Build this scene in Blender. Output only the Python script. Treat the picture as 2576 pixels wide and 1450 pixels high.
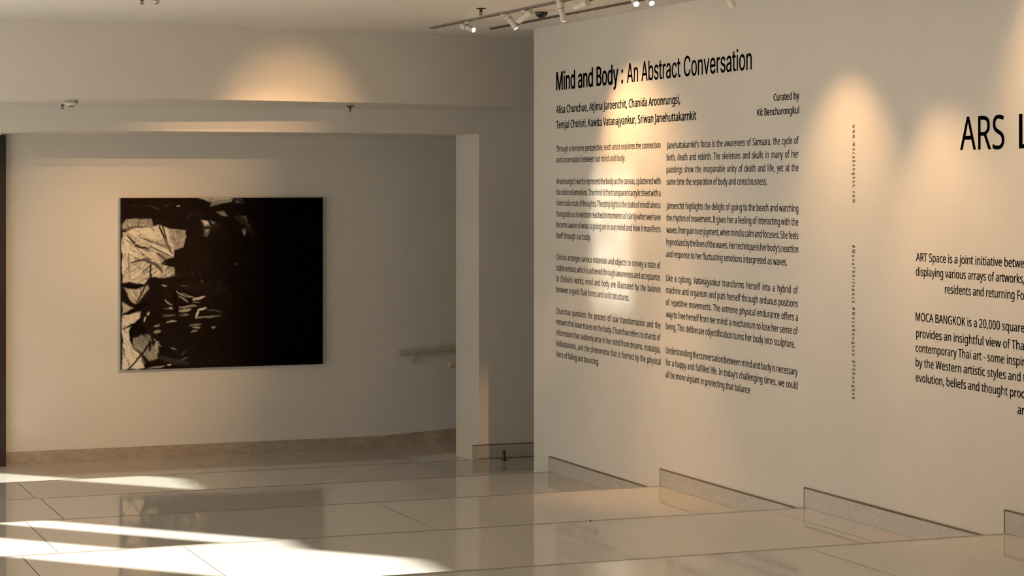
import bpy, bmesh, math, random
import numpy as np
from mathutils import Vector, Matrix

random.seed(7)
sc = bpy.context.scene
for o in list(bpy.data.objects):
    bpy.data.objects.remove(o)

# ------------------------------------------------------------------ camera
W = 6.0                                    # eye-to-text-wall distance, metres
FPX, HOR, CX = 5450.0, 465.0, 1288.0       # focal length / horizon in photo pixels
EYE = 0.387 * W                            # eye above the passage floor (z = 0)
CY_, SY_ = 0.9327, 0.3607                  # camera yaw

cam_d = bpy.data.cameras.new('camera')
cam_d.sensor_width = 36.0
cam_d.lens = FPX / 2576.0 * 36.0
cam_d.shift_y = -(725.0 - HOR) / 2576.0
cam_d.clip_end = 200
cam = bpy.data.objects.new('camera', cam_d)
sc.collection.objects.link(cam)
cam.location = (0, 0, EYE)
cam.rotation_euler = (math.pi / 2, 0, -math.atan2(SY_, CY_))
sc.camera = cam

# ------------------------------------------------------------------ world, sun, exposure
sc.view_settings.view_transform = 'Standard'
sc.view_settings.look = 'None'
sc.view_settings.gamma = 1.0
sc.view_settings.use_curve_mapping = False
sc.view_settings.exposure = 0.0

wd = bpy.data.worlds.new('sky')
sc.world = wd
wd.use_nodes = True
bg = wd.node_tree.nodes['Background']
bg.inputs['Color'].default_value = (1.0, 0.965, 0.93, 1)
bg.inputs['Strength'].default_value = 2.0

sc.cycles.blur_glossy = 0.0
sc.cycles.max_bounces = 6
sc.cycles.diffuse_bounces = 4
sc.cycles.glossy_bounces = 3
sc.cycles.adaptive_threshold = 0.04
sc.cycles.use_guiding = True
sc.cycles.guiding_training_samples = 48
sc.cycles.surface_guiding_probability = 0.5
sc.cycles.sample_clamp_indirect = 0
KS = 1.7                                   # sun: run towards +X per unit of drop
sun_d = bpy.data.lights.new('sun', 'SUN')
sun_d.energy = 47.0
sun_d.angle = math.radians(0.9)
sun_d.color = (1.0, 0.97, 0.92)
sun = bpy.data.objects.new('sun', sun_d)
sc.collection.objects.link(sun)
sun.location = (-6, 24, 8)
sun.rotation_euler = Vector((KS, -1.06 * KS, -1.0)).to_track_quat('-Z', 'Y').to_euler()


# ------------------------------------------------------------------ helpers
def P(x, y, z):
    """plan units (multiples of W, z from the eye) -> metres"""
    return Vector((x * W, y * W, z * W + EYE))

def ray(px, py):
    u = (px - CX) / FPX
    return SY_ + CY_ * u, CY_ - SY_ * u, (HOR - py) / FPX

def on_x(px, py, X=1.0):
    a, b, c = ray(px, py); t = X / a
    return X, b * t, c * t

def on_y(px, py, Y):
    a, b, c = ray(px, py); t = Y / b
    return a * t, Y, c * t

def on_z(px, py, Z):
    a, b, c = ray(px, py); t = Z / c
    return a * t, b * t, Z

def link(o):
    sc.collection.objects.link(o); return o

def tag(o, label=None, cat=None, group=None, kind=None):
    if label: o['label'] = label
    if cat: o['category'] = cat
    if group: o['group'] = group
    if kind: o['kind'] = kind
    return o

def mesh_obj(name, bm, mats, parent=None, smooth=None):
    me = bpy.data.meshes.new(name)
    bmesh.ops.recalc_face_normals(bm, faces=bm.faces)
    bm.to_mesh(me); bm.free()
    for m in (mats if isinstance(mats, (list, tuple)) else [mats]):
        me.materials.append(m)
    if smooth is not None:
        for p in me.polygons: p.use_smooth = True
        try: me.set_sharp_from_angle(angle=math.radians(smooth))
        except Exception: pass
    o = link(bpy.data.objects.new(name, me))
    if parent:
        o.parent = parent
    return o

def empty(name, loc, label, cat, group=None, rot=None):
    o = link(bpy.data.objects.new(name, None))
    o.location = loc
    o.empty_display_size = 0.05
    if rot is not None:
        o.rotation_euler = rot
    return tag(o, label, cat, group)

def add_box(bm, lo, hi, mi=0, mtx=None):
    v = [bm.verts.new((x, y, z)) for z in (lo[2], hi[2]) for y in (lo[1], hi[1]) for x in (lo[0], hi[0])]
    if mtx is not None:
        for q in v: q.co = mtx @ q.co
    fs = [(0, 1, 3, 2), (4, 5, 7, 6), (0, 1, 5, 4), (2, 3, 7, 6), (0, 2, 6, 4), (1, 3, 7, 5)]
    for f in fs:
        fc = bm.faces.new([v[i] for i in f]); fc.material_index = mi

def box(name, lo, hi, mat, parent=None, bevel=0.0):
    """box given in plan units"""
    bm = bmesh.new()
    a, b = P(*lo), P(*hi)
    add_box(bm, [min(a[i], b[i]) for i in range(3)], [max(a[i], b[i]) for i in range(3)])
    if bevel:
        bmesh.ops.bevel(bm, geom=bm.edges[:], offset=bevel, segments=2, affect='EDGES')
    return mesh_obj(name, bm, mat, parent)

def add_lathe(bm, prof, seg=24, mtx=None, mi=0, cap=True):
    """revolve [(r, z)...] around z"""
    rings = []
    for r, z in prof:
        ring = []
        for k in range(seg):
            a = 2 * math.pi * k / seg
            co = Vector((r * math.cos(a), r * math.sin(a), z))
            ring.append(bm.verts.new(mtx @ co if mtx is not None else co))
        rings.append(ring)
    for i in range(len(rings) - 1):
        for k in range(seg):
            f = bm.faces.new((rings[i][k], rings[i][(k + 1) % seg], rings[i + 1][(k + 1) % seg], rings[i + 1][k]))
            f.material_index = mi
    if cap:
        for ring in (rings[0], rings[-1]):
            f = bm.faces.new(ring); f.material_index = mi

def add_tube(bm, pts, r, seg=12, mi=0):
    rings = []
    n = len(pts)
    for i, p in enumerate(pts):
        p = Vector(p)
        d = (Vector(pts[min(i + 1, n - 1)]) - Vector(pts[max(i - 1, 0)])).normalized()
        q = d.to_track_quat('Z', 'Y').to_matrix()
        rings.append([bm.verts.new(p + q @ Vector((r * math.cos(2 * math.pi * k / seg), r * math.sin(2 * math.pi * k / seg), 0))) for k in range(seg)])
    for i in range(n - 1):
        for k in range(seg):
            f = bm.faces.new((rings[i][k], rings[i][(k + 1) % seg], rings[i + 1][(k + 1) % seg], rings[i + 1][k])); f.material_index = mi
    for ring in (rings[0], rings[-1]):
        f = bm.faces.new(ring); f.material_index = mi


# ------------------------------------------------------------------ materials
def mat(name, col, rough=0.5, metal=0.0, spec=0.5, emit=None, estr=0.0):
    m = bpy.data.materials.new(name); m.use_nodes = True
    b = m.node_tree.nodes['Principled BSDF']
    b.inputs['Base Color'].default_value = (*col, 1)
    b.inputs['Roughness'].default_value = rough
    b.inputs['Metallic'].default_value = metal
    b.inputs['Specular IOR Level'].default_value = spec
    if emit:
        b.inputs['Emission Color'].default_value = (*emit, 1)
        b.inputs['Emission Strength'].default_value = estr
    return m

def nodes(m):
    nt = m.node_tree
    return nt, nt.nodes, nt.links, nt.nodes['Principled BSDF']

def noise_mat(name, c1, c2, scale, rough, bump=0.0, bscale=None, bdist=0.01, detail=4, spec=0.5, stretch=None):
    m = mat(name, c1, rough, spec=spec)
    nt, N, L, b = nodes(m)
    tc = N.new('ShaderNodeTexCoord'); src = tc.outputs['Object']
    if stretch:
        mp = N.new('ShaderNodeMapping'); mp.inputs['Scale'].default_value = stretch
        L.new(src, mp.inputs['Vector']); src = mp.outputs['Vector']
    n = N.new('ShaderNodeTexNoise'); n.inputs['Scale'].default_value = scale; n.inputs['Detail'].default_value = detail
    L.new(src, n.inputs['Vector'])
    r = N.new('ShaderNodeValToRGB')
    r.color_ramp.elements[0].position = 0.3; r.color_ramp.elements[0].color = (*c1, 1)
    r.color_ramp.elements[1].position = 0.7; r.color_ramp.elements[1].color = (*c2, 1)
    L.new(n.outputs['Fac'], r.inputs['Fac']); L.new(r.outputs['Color'], b.inputs['Base Color'])
    if bump:
        n2 = N.new('ShaderNodeTexNoise'); n2.inputs['Scale'].default_value = bscale or scale; n2.inputs['Detail'].default_value = 1
        L.new(tc.outputs['Object'], n2.inputs['Vector'])
        bp = N.new('ShaderNodeBump'); bp.inputs['Strength'].default_value = bump; bp.inputs['Distance'].default_value = bdist
        L.new(n2.outputs['Fac'], bp.inputs['Height']); L.new(bp.outputs['Normal'], b.inputs['Normal'])
    return m

M_WALL = noise_mat('wall_paint', (0.70, 0.658, 0.605), (0.72, 0.678, 0.625), 3.0, 0.42, bump=0.05, bscale=60, bdist=0.002, spec=0.35)
M_CEIL = noise_mat('ceiling_paint', (0.72, 0.675, 0.62), (0.74, 0.695, 0.64), 3.0, 0.7, spec=0.2)
M_FLOOR = noise_mat('polished_limestone', (0.50, 0.452, 0.405), (0.57, 0.52, 0.47), 45.0, 0.05, bump=0.16, bscale=1.6, bdist=0.006, detail=6, stretch=(1, 1, 1))
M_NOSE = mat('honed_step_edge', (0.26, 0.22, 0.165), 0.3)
M_JOINT = mat('tile_joint', (0.10, 0.075, 0.055), 0.7)
M_BASE = noise_mat('skirting_stone', (0.46, 0.43, 0.38), (0.54, 0.505, 0.455), 22.0, 0.16, detail=8, stretch=(1, 1, 2.5))
M_GAP = mat('painted_shadow_line', (0.17, 0.13, 0.09), 0.8)  # brown that stands in for the shaded gap around the skirtings
M_VINYL = mat('black_vinyl', (0.010, 0.007, 0.005), 0.38, spec=0.35)
M_DARK = mat('bronze_frame', (0.022, 0.014, 0.010), 0.4)
M_RAIL = mat('satin_rail', (0.62, 0.56, 0.47), 0.35, metal=0.3)
M_STEEL = mat('rail_bracket_steel', (0.6, 0.55, 0.48), 0.3, metal=0.9)
M_WHITEP = mat('white_plastic', (0.68, 0.64, 0.57), 0.45)
M_GREYP = mat('grey_plastic', (0.36, 0.33, 0.28), 0.5)
M_LAMPW = mat('spotlight_white', (0.72, 0.67, 0.58), 0.4)
M_LAMPG = mat('spotlight_joint', (0.16, 0.12, 0.09), 0.5)
M_TRACK = mat('track_grey', (0.22, 0.185, 0.14), 0.5)
M_TRACKD = mat('track_slot_dark', (0.075, 0.055, 0.04), 0.5)
M_LENS = mat('lit_lens', (1, 0.95, 0.85), 0.3, emit=(1.0, 0.86, 0.66), estr=28.0)
M_DOME = mat('smoked_dome', (0.012, 0.009, 0.007), 0.06)
M_CHROME = mat('polished_ring', (0.75, 0.70, 0.62), 0.12, metal=1.0)
M_BRONZE = mat('dark_metal', (0.09, 0.06, 0.04), 0.4, metal=0.7)
M_RUBBER = mat('dark_rubber', (0.05, 0.035, 0.025), 0.6)
M_CANVAS_EDGE = mat('canvas_edge', (0.010, 0.007, 0.005), 0.7)

def glass_mat(name, tint=(0.93, 0.95, 0.93), refl=0.12):
    m = bpy.data.materials.new(name); m.use_nodes = True
    nt = m.node_tree; N = nt.nodes; L = nt.links
    N.clear()
    out = N.new('ShaderNodeOutputMaterial'); mx = N.new('ShaderNodeMixShader')
    t = N.new('ShaderNodeBsdfTransparent'); t.inputs['Color'].default_value = (*tint, 1)
    g = N.new('ShaderNodeBsdfGlossy'); g.inputs['Roughness'].default_value = 0.02
    mx.inputs['Fac'].default_value = refl
    L.new(t.outputs[0], mx.inputs[1]); L.new(g.outputs[0], mx.inputs[2]); L.new(mx.outputs[0], out.inputs['Surface'])
    return m
M_GLASS = glass_mat('window_glass')
M_BULB = glass_mat('clear_dome', (0.80, 0.78, 0.74), 0.25)

# ------------------------------------------------------------------ levels (plan units)
ZC = 0.1937            # main ceiling
ZS = 0.1045            # bulkhead soffit
ZL = 0.0700            # lintel underside / passage ceiling
YL = 2.80              # lintel face / cross wall
YB = 3.04              # back wall face
XJ = 1.034             # right jamb of the passage opening
XW = -0.21             # left window wall
YE = 2.51              # end of the text wall
ZP = -0.387            # passage floor
NOSE = [               # (y of far edge, y of near edge, z, joints)
    (2.79, 2.455, -0.3770, (0.405, 0.953, 1.0245)),
    (2.455, 2.135, -0.3510, (0.3816, 0.812)),
    (2.135, 1.813, -0.3270, (0.318, 0.6727)),
    (1.813, 1.482, -0.3054, (0.266, 0.401, 0.957)),
    (1.482, 1.160, -0.2802, (0.20, 0.49, 0.815)),
    (1.160, -0.75, -0.2545, (0.10, 0.40, 0.70)),
]
YN = -0.75

# ------------------------------------------------------------------ floor
def tread(name, yf, yn, z, joints, x0, x1, zb):
    bm = bmesh.new()
    R = 0.010 / W
    prof = [(yn, z), (yf - 0.0075, z)] + [(yf - R + R * math.sin(a), z - R + R * math.cos(a)) for a in [math.radians(d) for d in (0, 22, 45, 68, 90)]] + [(yf, zb), (yn, zb)]
    g = 0.0030 / W
    xs = [(x0, 0)]
    for j in joints:
        xs += [(j - g, 1), (j + g, 0)]
    xs.append((x1, 0))
    rings = [[bm.verts.new(P(x, y, zz)) for y, zz in prof] for x, _ in xs]
    n = len(prof)
    for i in range(len(rings) - 1):
        for k in range(n):
            f = bm.faces.new((rings[i][k], rings[i][(k + 1) % n], rings[i + 1][(k + 1) % n], rings[i + 1][k]))
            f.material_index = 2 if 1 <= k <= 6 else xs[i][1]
    bm.faces.new(rings[0]); bm.faces.new(rings[-1])
    o = mesh_obj(name, bm, [M_FLOOR, M_JOINT, M_NOSE])
    return tag(o, kind='structure')

for i, (yf, yn, z, js) in enumerate(NOSE):
    tread('floor', yf, yn, z, js, XW - 0.01, 1.9 if i == 0 else 1.0, -0.45)

# passage floor with the ramp that climbs to the right
bm = bmesh.new()
g = 0.0030 / W
xs = [(XW - 0.01, 0), (0.30 - g, 1), (0.30 + g, 0), (0.675 - g, 1), (0.675 + g, 0), (0.97, 0), (1.018 - g, 1), (1.018 + g, 0), (1.9, 0)]
zf = lambda x: ZP + max(0.0, x - 0.97) * 0.058
rows = [[bm.verts.new(P(x, y, zz)) for y, zz in ((2.79, zf(x)), (3.75, zf(x)), (3.75, -0.45), (2.79, -0.45))] for x, _ in xs]
for i in range(len(rows) - 1):
    for k in range(4):
        f = bm.faces.new((rows[i][k], rows[i][(k + 1) % 4], rows[i + 1][(k + 1) % 4], rows[i + 1][k])); f.material_index = xs[i][1]
bm.faces.new(rows[0]); bm.faces.new(rows[-1])
tag(mesh_obj('floor', bm, [M_FLOOR, M_JOINT]), kind='structure')

# ------------------------------------------------------------------ walls and ceiling
def structure(name, lo, hi, m=None):
    return tag(box(name, lo, hi, m or M_WALL), kind='structure')

structure('wall_right', (1.0, YN, -0.46), (1.06, YE, ZC))
structure('wall_back', (0.42, YB, -0.46), (1.9, YB + 0.03, 0.12))
structure('wall_far', (XJ, YL, -0.46), (1.9, 2.894, ZL))
structure('wall_side', (1.87, 2.0, -0.46), (1.9, YB, 0.2))
structure('wall_side', (1.06, YE - 0.03, -0.46), (1.9, YE, 0.2))
structure('wall_near', (XW, YN - 0.03, -0.46), (1.06, YN, 0.2))
structure('ceiling', (XW - 0.01, YN, ZC), (1.9, 2.85, ZC + 0.03), M_CEIL)
structure('ceiling', (0.30, 2.894, ZL), (1.9, 3.75, ZL + 0.03), M_CEIL)
structure('ceiling', (XW - 0.01, 2.894, 0.13), (0.30, 3.75, 0.16), M_CEIL)
# lintel beam over the opening
structure('trim_1', (XW, YL, ZL), (1.9, 2.894, ZC))
# bulkhead stepping down from the ceiling, set slightly askew
bm = bmesh.new()
yf0, yf1 = 2.575 - (0.355 - XW) * 0.1395, 2.575 + (1.9 - 0.355) * 0.1395
yf1 = 2.575 + (1.30 - 0.355) * 0.1395
pl = [(XW, yf0), (1.30, yf1), (1.9, yf1), (1.9, YL), (XW, YL)]
lo = [bm.verts.new(P(x, y, ZS if y < YL else ZS - 0.0023)) for x, y in pl]; hi = [bm.verts.new(P(x, y, ZC)) for x, y in pl]
bm.faces.new(lo); bm.faces.new(hi)
for k in range(5):
    bm.faces.new((lo[k], lo[(k + 1) % 5], hi[(k + 1) % 5], hi[k]))
tag(mesh_obj('trim_2', bm, M_WALL), kind='structure')

# left window wall: piers between tall glazed slots, with head beams
WOFF = 1.06 * -XW
TW = 0.008
slots = [(3.275 + WOFF, 3.387 + WOFF + 1.06 * TW, 0.106), (2.435 + WOFF, 2.487 + WOFF + 1.06 * TW, 0.150), (2.078 + WOFF, 2.338 + WOFF + 1.06 * TW, 0.152),
         (1.45 + WOFF, 1.950 + WOFF + 1.06 * TW, 0.150)]
bm = bmesh.new()
ys = sorted(slots)
edges = [YN] + [v for a, b, h in ys for v in (a, b)] + [3.75]
for k in range(0, len(edges), 2):
    a, b = P(XW - TW, edges[k], -0.46), P(XW, edges[k + 1], 0.23)
    add_box(bm, a, b)
for a_, b_, h in ys:
    add_box(bm, P(XW - TW, a_, h), P(XW, b_, 0.23))
    add_box(bm, P(XW - TW, a_, -0.46), P(XW, b_, -0.080 if a_ > 3 else -0.384))
tag(mesh_obj('wall_left', bm, M_WALL), kind='structure')
for n, (a_, b_, h) in enumerate(ys):
    w = tag(box('window_%d' % (n + 1), (XW - 0.0045, a_, -0.080 if a_ > 3 else -0.384), (XW - 0.0035, b_, h), M_GLASS), kind='structure')

# ------------------------------------------------------------------ skirtings
def skirting(name, lo, hi, gap_end):
    o = tag(box(name, lo, hi, M_BASE, bevel=0.002), kind='structure')
    return o

BH, BT = 0.0176, 0.0024
for yf, yn, z, js in NOSE[1:]:
    s = skirting('baseboard_right', (1.0 - BT, yn + 0.001, z), (1.0, yf - 0.0005, z + BH), None)
    bm = bmesh.new()   # dark strip painting in the shadow gap along the top and far end
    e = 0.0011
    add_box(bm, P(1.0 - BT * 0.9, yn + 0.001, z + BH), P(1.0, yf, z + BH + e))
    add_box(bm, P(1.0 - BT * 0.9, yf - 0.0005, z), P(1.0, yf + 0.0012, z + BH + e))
    mesh_obj('painted_shadow_line', bm, M_GAP, s)
s = skirting('baseboard_far', (XJ - 0.010, YL - 0.006, -0.377), (1.87, YL, -0.377 + BH), None)
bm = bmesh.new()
add_box(bm, P(XJ - 0.010, YL - 0.0055, -0.377 + BH), P(1.87, YL, -0.377 + BH + 0.0010))  # painted-in shade line on top of the recess skirting
mesh_obj('painted_shadow_line', bm, M_GAP, s)
# back wall skirting follows the ramp
bm = bmesh.new()
prof = [(0.424, ZP), (0.97, ZP), (1.86, zf(1.86))]
fr = []
for x, z in prof:
    fr.append([bm.verts.new(P(x, y, zz)) for y, zz in ((YB, z), (YB - BT, z), (YB - BT, z + BH), (YB, z + BH))])
for i in range(2):
    for k in range(4):
        bm.faces.new((fr[i][k], fr[i][(k + 1) % 4], fr[i + 1][(k + 1) % 4], fr[i + 1][k]))
bm.faces.new(fr[0]); bm.faces.new(fr[-1])
M_BASE2 = noise_mat('skirting_stone_brown', (0.36, 0.29, 0.22), (0.46, 0.38, 0.30), 16.0, 0.25, detail=8, stretch=(1, 1, 2.0))
tag(mesh_obj('baseboard_back', bm, M_BASE2), kind='structure')

# ------------------------------------------------------------------ dark glazed door at the left end of the back wall
xr = on_y(14.5, 700, YB - 0.012)[0]
zt = on_y(7, 340, YB - 0.012)[2]
xl = xr - 0.27
fw = 0.026
root = tag(link(bpy.data.objects.new('door_1', None)), kind='structure')
root.location = P((xl + xr) / 2, YB - 0.006, ZP)
def door_part(name, lo, hi, m, bev=0.004):
    o = box(name, lo, hi, m, None, bevel=bev)
    o.parent = root; o.matrix_parent_inverse = Matrix.Translation(-root.location)
    return o
bm = bmesh.new()
for lo_, hi_ in (((xr - fw, YB - 0.014, ZP), (xr, YB - 0.001, zt)), ((xl, YB - 0.014, ZP), (xl + 0.012, YB - 0.001, zt)),
                 ((xl + 0.012, YB - 0.014, zt - fw), (xr - fw, YB - 0.001, zt))):
    add_box(bm, P(*lo_), P(*hi_))
o = mesh_obj('door_frame', bm, M_DARK); o.parent = root; o.matrix_parent_inverse = Matrix.Translation(-root.location)
door_part('glass_pane', (xl + 0.012, YB - 0.008, ZP + 0.002), (xr - fw, YB - 0.007, zt - fw), M_GLASS, 0)
bm = bmesh.new()
hx = xr - fw - 0.012
add_tube(bm, [P(hx, YB - 0.018, -0.26), P(hx, YB - 0.018, -0.16)], 0.012)
for zz in (-0.25, -0.17):
    add_tube(bm, [P(hx, YB - 0.018, zz), P(hx, YB - 0.008, zz)], 0.008)
o = mesh_obj('door_handle', bm, M_STEEL, smooth=40); o.parent = root; o.matrix_parent_inverse = Matrix.Translation(-root.location)

# ------------------------------------------------------------------ painting
YPF = YB - 0.0085
x0, _, z1 = on_y(304.5, 498, YPF); x1, _, zr = on_y(812, 498, YPF)
z0a = on_y(304.5, 930, YPF)[2]; z0b = on_y(812, 918, YPF)[2]
zt_, zb_ = (z1 + zr) / 2, (z0a + z0b) / 2
NU, NV = 500, 420
rng = np.random.default_rng(3)
def px2uv(px, py):
    px = np.asarray(px, float); py = np.asarray(py, float)
    u = (px - 304.5) / 507.5
    bot = 930 + (918 - 930) * u
    return u, (py - 498) / (bot - 498)
UU, VV = np.meshgrid(np.linspace(0, 1, NU), np.linspace(0, 1, NV))
PX = 304.5 + UU * 507.5
PY = 498 + VV * (930 - 12 * UU - 498)

def vnoise(fx, fy, ang=0.0, octs=3):
    out = np.zeros_like(PX); amp = 1.0; tot = 0
    c, s = math.cos(ang), math.sin(ang)
    A = (PX - 300) * c + (PY - 490) * s; B = -(PX - 300) * s + (PY - 490) * c
    for o_ in range(octs):
        gx, gy = A / fx * 2 ** o_ + 50, B / fy * 2 ** o_ + 50
        ix, iy = np.floor(gx).astype(int), np.floor(gy).astype(int)
        tx, ty = gx - ix, gy - iy
        tx = tx * tx * (3 - 2 * tx); ty = ty * ty * (3 - 2 * ty)
        tab = rng.random((4096,))
        h = lambda i, j: tab[(i * 7919 + j * 104729) % 4096]
        v = (h(ix, iy) * (1 - tx) + h(ix + 1, iy) * tx) * (1 - ty) + (h(ix, iy + 1) * (1 - tx) + h(ix + 1, iy + 1) * tx) * ty
        out += v * amp; tot += amp; amp *= 0.55
    return out / tot

WX, WY = vnoise(26, 26), vnoise(26, 26)
QX, QY = PX + (WX - .5) * 9, PY + (WY - .5) * 9      # ragged outlines
DK = 0.0055
fade = np.clip((690 - PX) / 170, 0, 1)
val = 0.0010 + fade * (0.0125 + 0.009 * vnoise(34, 9, 0.35) ** 3 + 0.012 * vnoise(60, 30, 1.2) ** 4)

def poly_mask(pts, soft=2.2):
    pts = np.array(pts, float)
    inside = np.zeros(PX.shape, bool); dist = np.full(PX.shape, 1e9)
    n = len(pts)
    for i in range(n):
        xa, ya = pts[i]; xb, yb = pts[(i + 1) % n]
        if ya != yb:
            cond = ((ya > QY) != (yb > QY)) & (QX < (xb - xa) * (QY - ya) / (yb - ya) + xa)
            inside ^= cond
        dx, dy = xb - xa, yb - ya
        t = np.clip(((QX - xa) * dx + (QY - ya) * dy) / (dx * dx + dy * dy + 1e-9), 0, 1)
        dist = np.minimum(dist, np.hypot(QX - xa - t * dx, QY - ya - t * dy))
    sd = np.where(inside, dist, -dist)
    return np.clip(sd / soft * 0.5 + 0.5, 0, 1)

def patch(pts, v, ang=0.0, streak=0.55, soft=2.2, fx=60, fy=5):
    global val
    m = poly_mask(pts, soft)
    tex = (1 - streak + streak * 1.5 * vnoise(fx, fy, ang) * (0.55 + 0.9 * vnoise(14, 14))) * (0.72 + 0.56 * vnoise(26, 2.2, ang + .15)) * (0.8 + 0.4 * vnoise(3, 3))
    tex = np.where(vnoise(18, 3.5, ang + .3) < 0.27, tex * 0.45, tex) * 1.12
    for fx_, fy_, da, wd_ in ((70, 9, .12, .035), (50, 8, -.3, .03)):
        tex = tex * (1 - .75 * np.clip(vnoise(24, 24) * 2.4 - .9, 0, 1) * np.exp(-((vnoise(fx_, fy_, ang + da, 2) - .5) / wd_) ** 2))
    val = val * (1 - m) + m * v * np.clip(tex, 0, 1.6)

def stroke(pts, w, v, streak=0.5, soft=1.8, op=1.0):
    global val
    m = np.zeros_like(PX); tex = vnoise(40, 4, math.atan2(pts[-1][1] - pts[0][1], pts[-1][0] - pts[0][0]))
    L_ = len(pts) - 1
    for i in range(L_):
        (xa, ya), (xb, yb) = pts[i], pts[i + 1]
        dx, dy = xb - xa, yb - ya
        t = np.clip(((QX - xa) * dx + (QY - ya) * dy) / (dx * dx + dy * dy + 1e-9), 0, 1)
        ww = w * (1 - 0.45 * abs((i + t) / L_ * 2 - 1) ** 2)
        d = ww / 2 - np.hypot(QX - xa - t * dx, QY - ya - t * dy)
        m = np.maximum(m, np.clip(d / soft * 0.5 + 0.5, 0, 1))
    m = m * op * np.clip(1 - streak + 2 * streak * tex, 0, 1)
    val = val * (1 - m) + m * v

c8 = lambda L_: [(260 + x / 2.9, 460 + y / 2.9) for x, y in L_]
# pale areas on the left (coordinates follow the picture)
patch(c8([(168, 266), (335, 264), (350, 300), (345, 322), (140, 342), (138, 300)]), .30, 1.5, .6)
patch(c8([(150, 352), (240, 330), (400, 306), (470, 336), (586, 346), (592, 392), (574, 470), (510, 492), (496, 545), (418, 580), (392, 612), (330, 596), (140, 600), (138, 372)]), .58, 0.5, .5)
patch(c8([(468, 340), (588, 346), (592, 400), (574, 470), (524, 484), (482, 420)]), .34, 1.3, .6)
patch(c8([(138, 395), (186, 395), (188, 720), (138, 726)]), .60, 1.57, .4)
patch(c8([(190, 590), (330, 545), (410, 600), (505, 620), (498, 664), (420, 690), (332, 690), (292, 738), (190, 722)]), .56, -0.6, .6)
patch(c8([(150, 760), (238, 775), (316, 742), (326, 768), (244, 880), (216, 880)]), .46, 1.2, .7)
patch(c8([(138, 868), (216, 912), (138, 962)]), .42, 0.4, .5)
patch(c8([(138, 968), (264, 938), (258, 996), (138, 1062)]), .56, -0.35, .4)
patch(c8([(138, 1068), (214, 1042), (186, 1110), (184, 1160), (212, 1200), (262, 1262), (306, 1344), (138, 1364)]), .66, 0.8, .22)
patch(c8([(214, 1136), (284, 1112), (338, 1170), (392, 1240), (384, 1278), (322, 1292), (272, 1244), (214, 1196)]), .26, 0.7, .5)
patch(c8([(372, 1155), (390, 1150), (398, 1240), (352, 1272)]), .36, 1.1, .5)
patch(c8([(298, 1104), (334, 1112), (346, 1160), (320, 1160)]), .20, 1.1, .6)
patch(c8([(684, 112), (938, 112), (920, 138), (772, 172), (776, 140)]), .26, 0.05, .5)
patch(c8([(690, 112), (930, 112), (900, 122), (760, 126)]), .48, 0.0, .3)
patch(c8([(940, 115), (1010, 120), (1020, 142), (950, 150)]), .07, 0.2, .6)
patch(c8([(706, 272), (742, 276), (768, 318), (728, 312)]), .55, 0.7, .3)
patch(c8([(724, 334), (760, 334), (754, 366), (734, 366)]), .50, 1.4, .3)
patch(c8([(724, 366), (758, 366), (752, 392), (728, 388)]), .12, 1.4, .3)
patch(c8([(765, 272), (802, 286), (796, 298), (778, 294)]), .26, .5, .3)
patch(c8([(812, 216), (868, 212), (898, 246), (852, 240)]), .24, .3, .5)
patch(c8([(948, 252), (1030, 238), (1060, 330), (1066, 380), (1036, 330), (960, 270)]), .09, 1.2, .8)
patch(c8([(1004, 342), (1036, 342), (1030, 368), (1016, 380)]), .34, 1.2, .3)
patch(c8([(940, 244), (1030, 236), (1030, 244), (944, 254)]), .13, 0, .4)
# mid-height slashes
for (xa, ya, xb, yb, w, v) in [
    (520, 785, 590, 832, 9, .30), (560, 800, 640, 838, 7, .22), (600, 828, 660, 842, 9, .34), (540, 822, 610, 872, 11, .28),
    (648, 858, 720, 826, 15, .52), (640, 876, 690, 868, 5, .30), (440, 860, 486, 888, 13, .28), (474, 910, 492, 922, 13, .60),
    (440, 922, 480, 918, 9, .24), (545, 905, 660, 898, 16, .24), (548, 930, 620, 924, 22, .30), (548, 962, 606, 958, 16, .36),
    (432, 968, 510, 966, 16, .44), (450, 1012, 520, 1010, 10, .38), (668, 988, 680, 930, 18, .55), (676, 926, 736, 910, 18, .55),
    (676, 990, 800, 970, 12, .26), (740, 930, 850, 940, 8, .10), (780, 975, 848, 965, 10, .10), (620, 1042, 700, 1036, 12, .22),
    (640, 1062, 690, 1058, 14, .30), (632, 1095, 668, 1082, 12, .26), (780, 1052, 802, 1048, 16, .24), (420, 744, 446, 750, 11, .30),
    (560, 748, 610, 752, 9, .16), (590, 764, 640, 772, 7, .14), (300, 780, 316, 772, 30, .30), (320, 960, 326, 944, 20, .40),
    (296, 1010, 306, 976, 10, .48), (372, 1050, 400, 1034, 16, .30), (370, 1092, 404, 1078, 20, .26), (480, 1200, 524, 1210, 10, .30),
    (462, 1330, 490, 1322, 9, .60), (540, 1300, 610, 1270, 12, .10), (560, 1260, 610, 1220, 10, .10), (320, 1352, 440, 1330, 9, .30),
    (360, 1140, 410, 1190, 9, .26), (525, 172, 552, 168, 5, .55), (200, 160, 260, 172, 10, .04), (300, 172, 400, 190, 12, .045),
    (430, 175, 500, 150, 10, .045), (590, 270, 640, 226, 10, .035), (420, 650, 500, 630, 9, .34), (400, 690, 500, 668, 8, .26),
    (350, 690, 370, 670, 12, .50), (840, 770, 848, 800, 8, .07), (870, 765, 876, 795, 8, .07), (810, 780, 812, 800, 6, .05),
    (700, 720, 712, 716, 8, .16), (955, 600, 962, 598, 5, .30), (560, 600, 600, 680, 8, .035), (620, 600, 650, 690, 8, .035), (680, 600, 700, 690, 8, .03)]:
    stroke(c8([(xa, ya), (xb, yb)]), w / 2.9, v, .35, 1.2)
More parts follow.
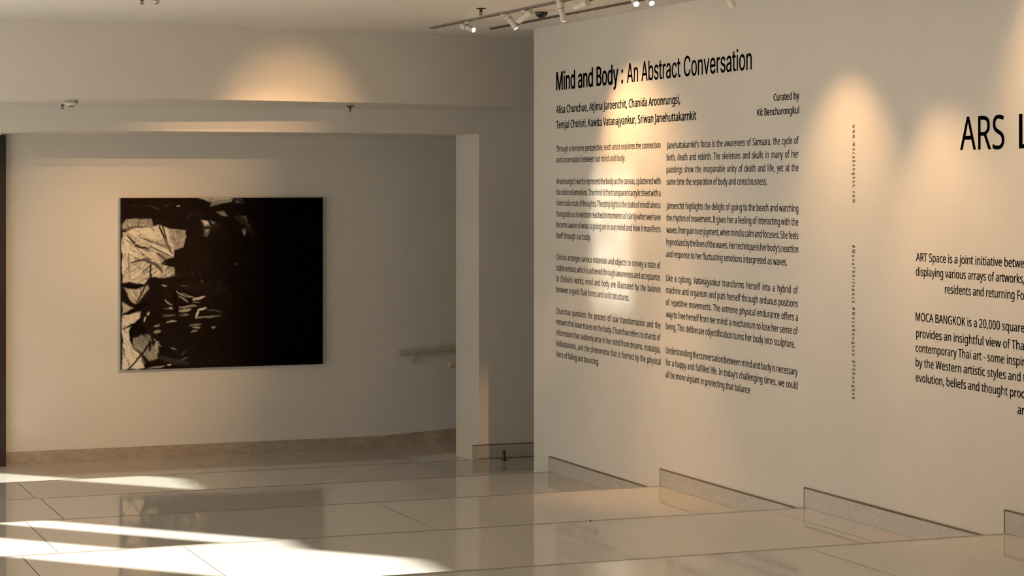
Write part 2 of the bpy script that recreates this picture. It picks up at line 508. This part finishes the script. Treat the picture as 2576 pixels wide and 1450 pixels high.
# dark strokes drawn over the pale areas
for pts, w, v in [
    ([(140, 352), (165, 352)], 18, .01), ([(168, 384), (240, 450), (330, 486)], 17, .03), ([(160, 412), (240, 460), (320, 495), (360, 500)], 8, .05),
    ([(258, 392), (330, 424), (440, 462)], 10, .06), ([(330, 460), (420, 505), (494, 546)], 11, .03), ([(398, 296), (420, 370), (440, 410)], 15, .015),
    ([(424, 300), (440, 380), (468, 480)], 17, .03), ([(440, 410), (470, 470), (490, 520)], 22, .12), ([(142, 342), (250, 318), (345, 318)], 8, .03),
    ([(186, 505), (188, 660)], 4, .03), ([(210, 575), (300, 560), (372, 598), (420, 650)], 24, .07), ([(350, 592), (300, 640), (270, 660)], 9, .05),
    ([(335, 600), (340, 680), (300, 745), (238, 880)], 17, .02), ([(300, 560), (330, 560)], 40, .10), ([(140, 775), (180, 850), (232, 898)], 26, .015),
    ([(142, 742), (200, 752), (290, 748)], 20, .006), ([(240, 900), (330, 880)], 30, .006), ([(138, 962), (240, 920), (300, 900)], 14, .006),
    ([(260, 1000), (200, 1070), (195, 1150)], 34, .006), ([(235, 1060), (300, 1080)], 56, .006), ([(340, 1168), (290, 1230), (240, 1290), (188, 1362)], 17, .006),
    ([(330, 1160), (342, 1230)], 22, .006), ([(258, 1240), (306, 1344)], 12, .08), ([(300, 1330), (330, 1340)], 30, .006), ([(138, 1195), (150, 1230)], 10, .03),
    ([(504, 760), (520, 870)], 18, .006), ([(524, 890), (530, 990)], 14, .006), ([(440, 572), (500, 560)], 34, .006), ([(630, 860), (560, 900)], 10, .006),
    ([(540, 946), (640, 940)], 6, .006), ([(690, 940), (790, 960)], 14, .02), ([(722, 292), (728, 312)], 4, .008), ([(725, 324), (775, 328)], 6, .006)]:
    stroke(c8(pts), w / 2.9, v, .3, 1.4)
# fine dry-brush scratches in the pale zone
for k in range(260):
    x, y = rng.uniform(306, 470), rng.uniform(560, 720)
    a = rng.normal(0.45, 0.75); L_ = rng.uniform(3, 13)
    cur = val[min(NV - 1, int((y - 498) / 432 * NV)), min(NU - 1, int((x - 304.5) / 507.5 * NU))]
    if cur > 0.2:
        stroke([(x, y), (x + L_ * math.cos(a), y + L_ * math.sin(a))], rng.uniform(1.0, 2.2), 0.10 if rng.random() < .62 else .80, .6, 1.0, .55)
val *= np.clip((760 - PX) / 60, 0.1, 1)
val = np.where(val > 0.02, np.clip(val * 1.3, 0, 0.85), val)
# smeared brown mid-tones between the pale shapes
for pts, w, v in [([(395, 640), (470, 690)], 16, .02), ([(440, 665), (505, 672)], 30, .016), ([(470, 720), (560, 735)], 26, .02), ([(560, 700), (565, 775)], 22, .014),
                  ([(430, 720), (520, 715)], 20, .022), ([(380, 780), (470, 800)], 26, .016), ([(430, 860), (500, 905)], 30, .018), ([(400, 900), (470, 915)], 14, .05),
                  ([(510, 575), (545, 570)], 22, .03), ([(590, 540), (640, 600)], 26, .014), ([(330, 520), (380, 525)], 14, .018), ([(420, 515), (470, 505)], 12, .016)]:
    stroke(pts, w, v, .9, 3.0, .8)
val = np.clip(val, 0.0008, 0.85)

pr = empty('painting', P((x0 + x1) / 2, YB, zb_), 'large black abstract canvas with pale brush strokes on its left side', 'painting')
me = bpy.data.meshes.new('painted_surface')
Xm = x0 + UU * (x1 - x0); Zm = zt_ + VV * (zb_ - zt_)
relief = -np.clip(val, 0, .6) * 0.004
co = np.stack([(Xm - (x0 + x1) / 2) * W, np.full_like(Xm, (YPF - YB) * W) + relief - 0.0006, (Zm - zb_) * W], -1).reshape(-1, 3)
idx = np.arange(NU * NV).reshape(NV, NU)
faces = np.stack([idx[:-1, :-1], idx[1:, :-1], idx[1:, 1:], idx[:-1, 1:]], -1).reshape(-1, 4)
me.from_pydata(co.tolist(), [], faces.tolist())
ca = me.color_attributes.new('paint', 'FLOAT_COLOR', 'POINT')
dk = np.clip(val / 0.05, 0, 1)
warm = np.stack([val * 1.0, val * (0.48 + 0.42 * dk), val * (0.28 + 0.46 * dk), np.ones_like(val)], -1).reshape(-1)
ca.data.foreach_set('color', warm.astype(np.float32))
mp = mat('brush_paint', (0.01, 0.01, 0.01), 0.8, spec=0.03)
nt, N, L, b = nodes(mp)
at = N.new('ShaderNodeAttribute'); at.attribute_name = 'paint'
L.new(at.outputs['Color'], b.inputs['Base Color'])
me.materials.append(mp)
for p in me.polygons: p.use_smooth = True
o = link(bpy.data.objects.new('painted_surface', me)); o.parent = pr
bm = bmesh.new()
add_box(bm, ((x0 - x1) / 2 * W, (YPF - YB) * W, 0), ((x1 - x0) / 2 * W, -0.004, (zt_ - zb_) * W))
o = mesh_obj('stretched_canvas', bm, M_CANVAS_EDGE, pr)
bm = bmesh.new()
e = 0.006
add_box(bm, ((x0 - x1) / 2 * W - e, -0.022, -e), ((x1 - x0) / 2 * W + e, -0.001, (zt_ - zb_) * W + e))
o = mesh_obj('backing_frame', bm, M_WHITEP, pr)

# ------------------------------------------------------------------ handrails
def handrail(x_a, x_b, y, z_a, wall_y, label, brackets):
    r = empty('handrail', P(x_a, wall_y, z_a), label, 'handrail', 'handrails along the passage ramp')
    org = r.location
    bm = bmesh.new()
    sl = 0.058
    add_tube(bm, [P(x_a, y, z_a) - org, P(x_b, y, z_a + (x_b - x_a) * sl) - org], 0.0245, 20)
    bmesh.ops.bevel(bm, geom=[e for e in bm.edges if e.calc_face_angle(0) > 1.2], offset=0.005, segments=2, affect='EDGES')
    mesh_obj('rail', bm, M_RAIL, r, smooth=40)
    for xb in brackets:
        bm = bmesh.new()
        zc = z_a + (xb - x_a) * sl
        p0 = P(xb, y, zc) - org; p1 = p0 + Vector((0, 0, -0.085)); wy = P(xb, wall_y, 0)[1] - org[1]
        add_tube(bm, [p0 + Vector((0, 0, -0.02)), p1, Vector((p1.x, (p1.y + wy) / 2, p1.z - 0.012)), Vector((p1.x, wy, p1.z - 0.012))], 0.006, 10)
        sgn = 1 if wy > p0.y else -1
        M = Matrix.Translation((p1.x, wy, p1.z - 0.012)) @ Matrix.Rotation(sgn * math.pi / 2, 4, 'X')
        add_lathe(bm, [(0.012, 0), (0.012, 0.004), (0.009, 0.006)], 16, M)
        mesh_obj('bracket', bm, M_STEEL, r, smooth=40)
    return r

xa, _, za = on_y(1003, 889, YB - 0.014)
handrail(xa, 1.6, YB - 0.014, za, YB, 'pale round handrail on the back wall, rising to the right', [on_y(1045, 900, YB - 0.014)[0], 1.25, 1.5])
xb_, _, zb2 = on_y(1131, 918.5, 2.912)
handrail(xb_, 1.6, 2.912, zb2, 2.894, 'rounded handrail end peeking out behind the passage jamb', [1.1, 1.45])

# ------------------------------------------------------------------ ceiling devices
def sprinkler(px, py, zc, label, big=1.0):
    loc = P(*on_z(px, py, zc))
    r = empty('sprinkler', loc, label, 'sprinkler', 'ceiling sprinklers')
    bm = bmesh.new(); add_lathe(bm, [(0.034 * big, 0), (0.034 * big, -0.003), (0.026 * big, -0.007), (0.012, -0.009)], 24); mesh_obj('escutcheon', bm, M_BRONZE, r, smooth=40)
    bm = bmesh.new(); add_lathe(bm, [(0.009, -0.008), (0.009, -0.02), (0.007, -0.022), (0.007, -0.028), (0.004, -0.03)], 16)
    for s in (-1, 1):
        add_tube(bm, [(s * 0.008, 0, -0.018), (s * 0.010, 0, -0.03), (s * 0.003, 0, -0.042)], 0.0022, 8)
    mesh_obj('frame', bm, M_BRONZE, r, smooth=40)
    bm = bmesh.new(); add_lathe(bm, [(0.002, -0.04), (0.013, -0.043), (0.013, -0.046), (0.002, -0.047)], 16); mesh_obj('deflector', bm, M_BRONZE, r, smooth=40)
    return r
sprinkler(1210, 20.5, ZC, 'dark sprinkler head on the main ceiling left of the lamp track')
sprinkler(157, 259, ZS, 'sprinkler head on the bulkhead underside beside the smoke detector')
sprinkler(881, 266.5, ZS - 0.0018, 'dark sprinkler head alone on the bulkhead underside above the opening')
sprinkler(357, -8, ZC, 'sprinkler head cut by the top edge at the left, beside the glass sensor dome')

r = empty('smoke_detector', P(*on_z(179, 250.5, ZS)), 'round white smoke detector under the bulkhead at the left', 'smoke detector')
bm = bmesh.new(); add_lathe(bm, [(0.050, 0), (0.050, -0.024), (0.047, -0.027)], 40); mesh_obj('base', bm, M_GREYP, r, smooth=40)
bm = bmesh.new(); add_lathe(bm, [(0.047, -0.027), (0.043, -0.034), (0.028, -0.044), (0.022, -0.046)], 40); mesh_obj('cover', bm, M_WHITEP, r, smooth=50)
bm = bmesh.new(); add_lathe(bm, [(0.022, -0.046), (0.020, -0.052), (0.014, -0.053)], 32); mesh_obj('sensing_grille', bm, M_RUBBER, r, smooth=40)

r = empty('dome_camera', P(*on_z(1362, 26, ZC)), 'ceiling security camera with smoked half dome between the lamp tracks', 'security camera')
bm = bmesh.new(); add_lathe(bm, [(0.098, 0), (0.098, -0.003), (0.090, -0.006), (0.046, -0.007)], 48); mesh_obj('mounting_plate', bm, M_WHITEP, r, smooth=40)
bm = bmesh.new(); add_lathe(bm, [(0.050, -0.007), (0.050, -0.012), (0.045, -0.013)], 48); mesh_obj('trim_ring', bm, M_CHROME, r, smooth=40)
bm = bmesh.new(); add_lathe(bm, [(0.044 * math.cos(a), -0.012 - 0.040 * math.sin(a)) for a in np.linspace(0, 1.52, 12)], 40); mesh_obj('dome', bm, M_DOME, r, smooth=60)

r = empty('ceiling_sensor', P(*on_z(392, -12, ZC)), 'small clear glass sensor dome at the top left edge', 'sensor')
bm = bmesh.new(); add_lathe(bm, [(0.034, 0), (0.034, -0.012), (0.030, -0.018)], 32); mesh_obj('base', bm, M_WHITEP, r, smooth=40)
bm = bmesh.new(); add_lathe(bm, [(0.026, -0.018), (0.027, -0.034)] + [(0.027 * math.cos(a), -0.034 - 0.024 * math.sin(a)) for a in np.linspace(0.1, 1.5, 9)], 32); mesh_obj('glass_dome', bm, M_BULB, r, smooth=60)
bm = bmesh.new(); add_lathe(bm, [(0.010, -0.018), (0.010, -0.036), (0.004, -0.040)], 20); mesh_obj('detector_head', bm, M_CHROME, r, smooth=40)

# ------------------------------------------------------------------ lamp tracks
XT1, XT2 = 0.868, 0.941
def track(x, y_end, m, label, hw):
    r = empty('lighting_track', P(x, y_end, ZC), label, 'lighting track', 'lighting tracks on the ceiling')
    o0 = r.location
    bm = bmesh.new()
    a = P(x - hw, 0.1, ZC) - o0; b_ = P(x + hw, y_end, ZC) - o0
    add_box(bm, (a.x, a.y, -0.012), (b_.x, b_.y, 0))
    mesh_obj('rail', bm, m, r)
    bm = bmesh.new(); add_box(bm, (-0.005, a.y, -0.0135), (0.005, b_.y - 0.02, -0.0118)); mesh_obj('slot', bm, M_TRACKD, r)
    return r
track(XT1, on_x(1086, 68, XT1)[1], M_TRACK, 'grey lighting track farther from the text wall, holding several spotlights', 0.0030)
track(XT2, on_x(1236, 72, XT2)[1], M_TRACKD, 'dark lighting track nearest the text wall', 0.0022)

# ------------------------------------------------------------------ spotlights
CR, CF = Vector((CY_, -SY_, 0)), Vector((SY_, CY_, 0))
def cam_dir(r, u, f):
    return (CR * r + Vector((0, 0, u)) + CF * f).normalized()

def spotlight(pos, d, xt, label, energy=0.0, cone=60, blend=1.0, length=0.14, rad=0.019, color=(1.0, 0.58, 0.26), soft=0.02, lit=True):
    """pos: middle of the barrel (metres); d: aim"""
    d = Vector(d).normalized()
    top = Vector((xt * W, pos[1], ZC * W + EYE - 0.013))
    r = empty('track_spotlight', top, label, 'spotlight', 'white track spotlights')
    q = d.to_track_quat('-Z', 'Y').to_matrix().to_4x4()
    p = Vector(pos) - top
    M = Matrix.Translation(p) @ q
    bm = bmesh.new(); h = length / 2
    add_lathe(bm, [(rad * 0.85, -h), (rad * 0.99, -h + 0.003), (rad, h * 0.22), (rad * 0.96, h * 0.24)], 28, M, cap=False)
    add_lathe(bm, [(rad * 0.85, -h), (rad * 0.80, -h + 0.006)], 28, M, cap=False)
    mesh_obj('barrel', bm, M_LAMPW, r, smooth=35)
    bm = bmesh.new()
    add_lathe(bm, [(rad * 1.12, h * 0.26), (rad * 1.2, h * 0.30), (rad * 1.2, h * 0.93), (rad * 1.05, h)], 28, M)
    mesh_obj('rear_housing', bm, M_LAMPW, r, smooth=35)
    bm = bmesh.new(); add_lathe(bm, [(rad * 1.02, h * 0.20), (rad * 1.02, h * 0.27)], 28, M); mesh_obj('joint_ring', bm, M_LAMPG, r, smooth=35)
    if lit:
        bm = bmesh.new(); add_lathe(bm, [(rad * 0.82, -h + 0.004), (rad * 0.5, -h + 0.0025), (0.002, -h + 0.002)], 28, M, cap=True); mesh_obj('lens', bm, M_LENS, r, smooth=60)
    bm = bmesh.new()
    piv = p + d * (-h * 0.15) + Vector((0, 0, rad * 1.0))
    add_tube(bm, [Vector((0, 0, 0)), Vector((0, 0, min(-0.01, piv.z * 0.4))), piv - Vector((0, 0, 0.012))], 0.0055, 10)
    mesh_obj('stem', bm, M_LAMPG, r, smooth=40)
    bm = bmesh.new(); add_box(bm, (-0.013, -0.032, -0.016), (0.013, 0.032, 0.0)); bmesh.ops.bevel(bm, geom=bm.edges[:], offset=0.002, segments=1, affect='EDGES')
    mesh_obj('adapter', bm, M_LAMPW, r)
    energy *= 4.0
    if energy:
        ld = bpy.data.lights.new('lamp', 'SPOT'); ld.energy = energy; ld.color = color
        ld.spot_size = math.radians(cone); ld.spot_blend = blend; ld.shadow_soft_size = soft
        lo_ = link(bpy.data.objects.new('lamp', ld)); lo_.parent = r
        lo_.matrix_local = Matrix.Translation(p + d * (h + 0.012)) @ q
    return r

def at_track(px, py, xt, dx=0.0):
    """point on the vertical plane of a track seen at this pixel"""
    return P(*on_x(px, py, xt + dx))

def aim(pos, target):
    return (P(*target) - Vector(pos)).normalized()

# seen in the photo
p = at_track(1177, 70, XT1, 0.0)
spotlight(p, cam_dir(.62, -.27, -.74), XT1, 'white spotlight with glowing lens nearest the far end of the track', 2.0, 50)
p = at_track(1284, 51, XT1, 0.008)
spotlight(p, aim(p, (1.0, 2.180, -0.03)), XT1, 'warm-lit spotlight slanting down right towards the wall, second from the track end', 30, 84, 1.0)
p = at_track(1320, 42, XT1, 0.0)
spotlight(p, aim(p, (0.52, YB, -0.235)), XT1, 'pale spotlight aimed at the canvas, left of the dome camera', 105, 38, 1.0)
p = at_track(1413, 27, XT1, 0.0)
spotlight(p, aim(p, (0.97, 2.08, -0.33)), XT1, 'upright spotlight pointing down, right of the dome camera', 30, 38, 1.0)
p = at_track(1462, 13, XT1, -0.018)
spotlight(p, aim(p, (0.665, 2.90, 0.022)), XT1, 'almost level spotlight pointing left at the top edge', 80, 22)
p = at_track(1592, -4, XT1, 0.0)
spotlight(p, cam_dir(.25, -.55, -.80), XT1, 'spotlight with bright lens at the top edge, left one of the glowing pair', 3, 60)
p = at_track(1628, -6, XT1, 0.03)
spotlight(p, cam_dir(.35, -.55, -.75), XT1, 'spotlight with bright lens at the top edge, right one of the glowing pair', 3, 60)
# on the same tracks, just above the frame
zp = 0.168
for (x, y, tgt, en, cone, lab) in [
    (0.872, 1.725, (1.0, 1.735, -0.03), 13, 72, 'spotlight above the frame washing the wall beside the vertical web address'),
    (0.872, 1.62, (1.0, 1.545, -0.10), 18, 62, 'spotlight above the frame washing the wall left of the large capitals'),
    (0.850, 1.44, (1.0, 1.370, 0.05), 9, 100, 'spotlight above the frame washing the wall at the right edge'),
    (0.862, 1.675, (1.078, 2.80, -0.34), 110, 9.5, 'spotlight above the frame aimed at the recess beside the opening')]:
    p = P(x, y, zp)
    spotlight(p, aim(p, tgt), XT1 if x < .9 else XT2, lab, en, cone)

# ------------------------------------------------------------------ door stop and crumb
r = empty('door_stop', P(*on_z(1268, 1158.5, -0.377)), 'short dark cylindrical door stop on the floor by the recess skirting', 'door stop')
bm = bmesh.new(); add_lathe(bm, [(0.026, 0), (0.026, 0.004), (0.016, 0.007)], 28); mesh_obj('flange', bm, M_BRONZE, r, smooth=40)
bm = bmesh.new(); add_lathe(bm, [(0.0125, 0.006), (0.0125, 0.060), (0.0115, 0.062)], 28); mesh_obj('post', bm, M_BRONZE, r, smooth=40)
bm = bmesh.new(); add_lathe(bm, [(0.0145, 0.062), (0.0145, 0.078), (0.0125, 0.081)], 28); mesh_obj('rubber_cap', bm, M_RUBBER, r, smooth=40)
cx_, cy_, _ = on_z(1464, 1304, -0.3054)
bm = bmesh.new(); bmesh.ops.create_icosphere(bm, subdivisions=2, radius=0.006)
for v in bm.verts: v.co *= random.uniform(.8, 1.15); v.co.z *= .6
o = mesh_obj('crumb', bm, M_RUBBER); o.location = P(cx_, min(cy_, 1.808), -0.3054) + Vector((0, 0, 0.0035))
tag(o, 'tiny black crumb lying on a step edge', 'crumb')

# ------------------------------------------------------------------ wall lettering
GA = 'lettering of the exhibition text'
def bundled_font(name):
    try:
        import os
        d = bpy.utils.system_resource('DATAFILES', path='fonts')
        return bpy.data.fonts.load(os.path.join(d, name))
    except Exception:
        return None
FONTS = {'sans': bundled_font('NotoSansMath-Regular.woff2'), 'grotesk': bundled_font('Inter.woff2')}
CAPS = {}

def text_mesh(body, bold, spw=1.0, font='sans', track=1.0):
    cu = bpy.data.curves.new('lettering', 'FONT')
    if FONTS.get(font): cu.font = FONTS[font]
    cu.body = body; cu.size = 1.0; cu.resolution_u = 3; cu.space_word = spw; cu.space_character = track
    ob = link(bpy.data.objects.new('lettering', cu))
    bpy.context.view_layer.update()
    dg = bpy.context.evaluated_depsgraph_get()
    me_ = bpy.data.meshes.new_from_object(ob.evaluated_get(dg))
    bpy.data.objects.remove(ob); bpy.data.curves.remove(cu)
    n = len(me_.vertices)
    a = np.empty(n * 3, np.float32); me_.vertices.foreach_get('co', a)
    a = a.reshape(-1, 3)
    fs = [tuple(p.vertices) for p in me_.polygons]
    bpy.data.meshes.remove(me_)
    return a, fs

def cap_height(font):
    if font not in CAPS:
        a, _ = text_mesh('H', 0, 1.0, font); CAPS[font] = float(a[:, 1].max())
    return CAPS[font]
XT = 1.0 - 0.0002
class Lettering:
    def __init__(self): self.v = []; self.f = []
    def add(self, co, fs):
        b_ = len(self.v); self.v += co; self.f += [tuple(i + b_ for i in f) for f in fs]
    def build(self, name, parent=None, org=None):
        me_ = bpy.data.meshes.new(name)
        o_ = Vector(self.v[0]) if org is None else org
        me_.from_pydata([tuple(Vector(c) - o_) for c in self.v], [], self.f)
        me_.materials.append(M_VINYL)
        ob = link(bpy.data.objects.new(name, me_)); ob.location = o_
        if parent: ob.parent = parent; ob.location = o_ - parent.location
        return ob
    def line(self, body, xl, yb, xr, cap_px, bold=0.0, scale=None, font='sans'):
        """body from photo column xl to xr, baseline yb at xl, capital height in photo px at xl"""
        _, Y0, z0 = on_x(xl, yb); _, Y1, _ = on_x(xr, yb)
        _, _, z2 = on_x(xl, yb - cap_px)
        wid = (Y0 - Y1) * W; cap = (z2 - z0) * W
        H = cap_height(font); sy = cap / H; bold = bold * H / 0.72
        a, fs = text_mesh(body, bold, 1.0, font)
        w1 = a[:, 0].max() - a[:, 0].min()
        if scale is not None and ' ' in body:
            sx = scale * sy
            a2, _ = text_mesh(body, bold, 2.0, font)
            w2 = a2[:, 0].max() - a2[:, 0].min()
            spw = 1.0 + (wid / sx - w1) / max(1e-6, (w2 - w1))
            spw = min(2.6, max(0.55, spw))
            a, fs = text_mesh(body, bold, spw, font)
            w1 = a[:, 0].max() - a[:, 0].min()
        sx = wid / w1
        xm = a[:, 0].min()
        b_ = P(XT, Y0, z0)
        steps = [(0, 0)] if bold <= 0 else [(-bold, 0), (bold, 0), (0, bold * .6), (0, -bold * .6), (-bold * .7, bold * .4), (bold * .7, -bold * .4), (bold * .7, bold * .4), (-bold * .7, -bold * .4)]
        for ox, oy in steps:
            self.add([(b_.x, b_.y - (x - xm + ox) * sx, b_.z + (y + oy) * sy) for x, y, _ in a], fs)
        return self
    def vline(self, body, px, y0, y1, h_px, spacing):
        """reads downwards along photo column px"""
        cu = None
        _, Yc, za = on_x(px, y0); zb3 = on_x(px, y1)[2]
        a, fs = text_mesh(body, 0.0, 1.0, 'sans', 1.45)
        s = (za - zb3) * W / (a[:, 0].max() - a[:, 0].min())
        xm = a[:, 0].min()
        hy = abs(on_x(px - h_px / 2, y0)[1] - on_x(px + h_px / 2, y0)[1]) * W / cap_height('sans') / 0.74
        b_ = P(XT, Yc, za)
        for ox, oy in ((0, 0), (.004, .004), (-.004, -.004)):
            self.add([(b_.x, b_.y - (y - 0.17 + oy) * hy, b_.z - (x - xm + ox) * s) for x, y, _ in a], fs)
        return self


# title: bold and regular halves
T = Lettering().line('Mind and Body :', 1400, 227, 1567, 45, 0.026, None, 'grotesk')
org = Vector(T.v[0])
root_t = empty('wall_title', org, 'large black title line at the top of the text wall', 'lettering', GA)
ob = T.build('bold_words', root_t, org); tag(ob, 'bolder first words of the title')
yb2 = HOR - (HOR - 227) / on_x(1400, 227)[2] * 0 - 0
z_t = on_x(1400, 227)[2]
def base_at(px, z):
    a, b_, c = ray(px, 0); t = 1.0 / a
    return HOR - z * FPX / t
T2 = Lettering().line('An Abstract Conversation', 1577.5, base_at(1577.5, z_t), 1891, 45 * on_x(1400, 0)[1] / on_x(1577.5, 0)[1] * 0.97, 0.010, None, 'grotesk')
ob = T2.build('regular_words', root_t, org); tag(ob, 'lighter last words of the title')

def block(name, lines, label, group=GA, bold=0.0, cap=18.5, scale=None):
    org_ = P(XT, *on_x(lines[-1][1], lines[-1][2])[1:])
    r_ = empty(name, org_, label, 'lettering', group)
    for body, xl, yb, xr in lines:
        k = on_x(lines[0][1], 465)[1] / on_x(xl, 465)[1]
        sc_ = scale
        if scale == 'auto':        # letter width of the paragraph's last, unjustified line; word gaps fill the rest
            tb, tl, ty, tr = lines[-1]
            w_ = text_mesh(tb, 0)[0][:, 0]
            capm = cap * (on_x(xl, 464)[2]) * W
            sc_ = (on_x(tl, ty)[1] - on_x(tr, ty)[1]) * W / (w_.max() - w_.min()) / (capm / cap_height('sans'))
            if body == tb: sc_ = None
        Lettering().line(body, xl, yb, xr, cap * k, bold, sc_).build('text_line', r_)
    return r_

block('artist_names', [
    ('Alisa Chunchue, Atjima Jaroenchit, Chanida Aroonrungsi,', 1399.6, 285.5, 1711),
    ('Temjai Cholsiri, Kawita Vatanajyankur, Sriwan Janehuttakarnkit', 1399.6, 323.8, 1751.4)],
    'two black lines of names under the title', bold=0.020, cap=19.0)
zc1 = on_x(1946.5, 255)[2]; zc2 = on_x(1905.5, 292)[2]
block('curator_credit', [('Curated by', 1946.5, 254, 2010.5), ('Kit Bencharongkul', 1905.5, 292, 2010)],
    'short black two-line credit at the right below the title', bold=0.018, cap=17.5)

yl = lambda n: 382.4 + 27.13 * n
XL, XR = 1399.8, 1661.8
S1 = 0.62
block('wall_paragraph', [('Through a feminine perspective, each artist explores the connection', XL, yl(0), XR),
    ('and conversation between our mind and body.', XL, yl(1), 1573)],
    'two-line opening paragraph at the top of the left text column', bold=0.007, scale='auto', cap=14.8)
block('wall_paragraph', [("Aroonrungsi's works represent the body as the canvas, splattered with", XL, yl(3), XR),
    ('the colors of emotions. The mind is the transparent acrylic sheet with a', XL, yl(4), XR),
    ('sheer color coat of thoughts. The strip light is the state of mindfulness', XL, yl(5), XR),
    ('that guides us to wisdom reached in moments of clarity when we have', XL, yl(6), XR),
    ('become aware of what is going on in our mind and how it manifests', XL, yl(7), XR),
    ('itself through our body.', XL, yl(8), 1486)],
    'six-line paragraph in the left text column, second from the top', bold=0.007, scale='auto', cap=14.8)
block('wall_paragraph', [('Cholsiri arranges various materials and objects to convey a state of', XL, yl(10), XR),
    ('stable tension, which is achieved through awareness and acceptance.', XL, yl(11), XR),
    ("In Cholsiri's works, mind and body are illustrated by the balance", XL, yl(12), XR),
    ('between organic fluid forms and solid structures.', XL, yl(13), 1583)],
    'four-line paragraph in the left text column, third from the top', bold=0.007, scale='auto', cap=14.8)
block('wall_paragraph', [('Chunchue questions the process of scar transformation and the', XL, yl(15), XR),
    ('remains that leave traces on the body. Chunchue refers to shards of', XL, yl(16), XR),
    ('information that suddenly arise in her mind from dreams, nostalgia,', XL, yl(17), XR),
    ('hallucinations, and the phenomena that is formed by the physical', XL, yl(18), XR),
    ('force of falling and bouncing.', XL, yl(19), 1506.5)],
    'five-line lowest paragraph of the left text column', bold=0.007, scale='auto', cap=14.8)
yr = lambda n: 374.2 + 30.28 * n
def RX(n): return 2009.3 - 3.0 * n / 19
def LX(n): return 1677.6 - 2.6 * n / 19
block('wall_paragraph', [("Janehuttakarnkit's focus is the awareness of Samsara, the cycle of", LX(0), yr(0), RX(0)),
    ('birth, death and rebirth. The skeletons and skulls in many of her', LX(1), yr(1), RX(1)),
    ('paintings show the inseparable unity of death and life, yet at the', LX(2), yr(2), RX(2)),
    ('same time the separation of body and consciousness.', LX(3), yr(3), 1929.5)],
    'four-line paragraph at the top of the right text column', bold=0.007, scale='auto', cap=16.3)
block('wall_paragraph', [('Jaroenchit highlights the delight of going to the beach and watching', LX(5), yr(5), RX(5)),
    ('the rhythm of movement. It gives her a feeling of interacting with the', LX(6), yr(6), RX(6)),
    ('waves, from pain to enjoyment, when mind is calm and focused. She feels', LX(7), yr(7), RX(7)),
    ("hypnotized by the lines of the waves. Her technique is her body's reaction", LX(8), yr(8), RX(8)),
    ('and response to her fluctuating emotions interpreted as waves.', LX(9), yr(9), 1980)],
    'five-line paragraph in the right text column, second from the top', bold=0.007, scale='auto', cap=16.3)
block('wall_paragraph', [('Like a cyborg, Vatanajyankur transforms herself into a hybrid of', LX(11), yr(11), RX(11)),
    ('machine and organism and puts herself through arduous positions', LX(12), yr(12), RX(12)),
    ('of repetitive movements. The extreme physical endurance offers a', LX(13), yr(13), RX(13)),
    ('way to free herself from her mind: a mechanism to lose her sense of', LX(14), yr(14), RX(14)),
    ('being. This deliberate objectification turns her body into sculpture.', LX(15), yr(15), 2000)],
    'five-line paragraph in the right text column, third from the top', bold=0.007, scale='auto', cap=16.3)
block('wall_paragraph', [('Understanding the conversation between mind and body is necessary', LX(17), yr(17), RX(17)),
    ("for a happy and fulfilled life. In today's challenging times, we could", LX(18), yr(18), RX(18)),
    ('all be more vigilant in protecting that balance', LX(19), yr(19), 1887)],
    'three-line closing paragraph at the bottom of the right text column', bold=0.007, scale='auto', cap=16.3)
tag(Lettering().vline('www.mocabangkok.com', 2147.6, 314, 510, 5.2, False).build('web_address'),
    'small web address running vertically down the wall, upper of two', 'lettering', GA)
tag(Lettering().vline('#MocaFSArtspace #MocaBangkok #FSBangkok', 2146.6, 617, 1005, 5.4, False).build('hashtag_line'),
    'line of hashtags running vertically down the wall, lower of two', 'lettering', GA)
# large capitals, cut by the right edge of the view
z_a = on_x(2416, 377.5)[2]
Lt = Lettering().line('ARS', 2416, 377.5, 2526.5, 82.5, 0.004)
Lt.line('L', 2564, base_at(2564, z_a), 2600, 86, 0.004)
tag(Lt.build('wall_heading'), 'very large black capitals at the right edge of the text wall', 'lettering', GA)
block('wall_paragraph', [('ART Space is a joint initiative betwe', 2304.8, 657, 2576),
    ('displaying various arrays of artworks,', 2304.5, 693.5, 2577),
    ('residents and returning Fo', 2377.5, 738, 2576)],
    'three-line paragraph below the large capitals, cut by the right edge', bold=0.008, cap=20.6)
block('wall_paragraph', [('MOCA BANGKOK is a 20,000 square', 2304, 807, 2577),
    ('provides an insightful view of Tha', 2305, 848.5, 2576),
    ('contemporary Thai art - some inspir', 2304, 885, 2578),
    ('by the Western artistic styles and t', 2304, 921.5, 2580),
    ('evolution, beliefs and thought proc', 2304, 959.5, 2577),
    ('ar', 2560, 1042, 2577)],
    'lower paragraph under the large capitals, cut by the right edge', bold=0.008, cap=20.6)
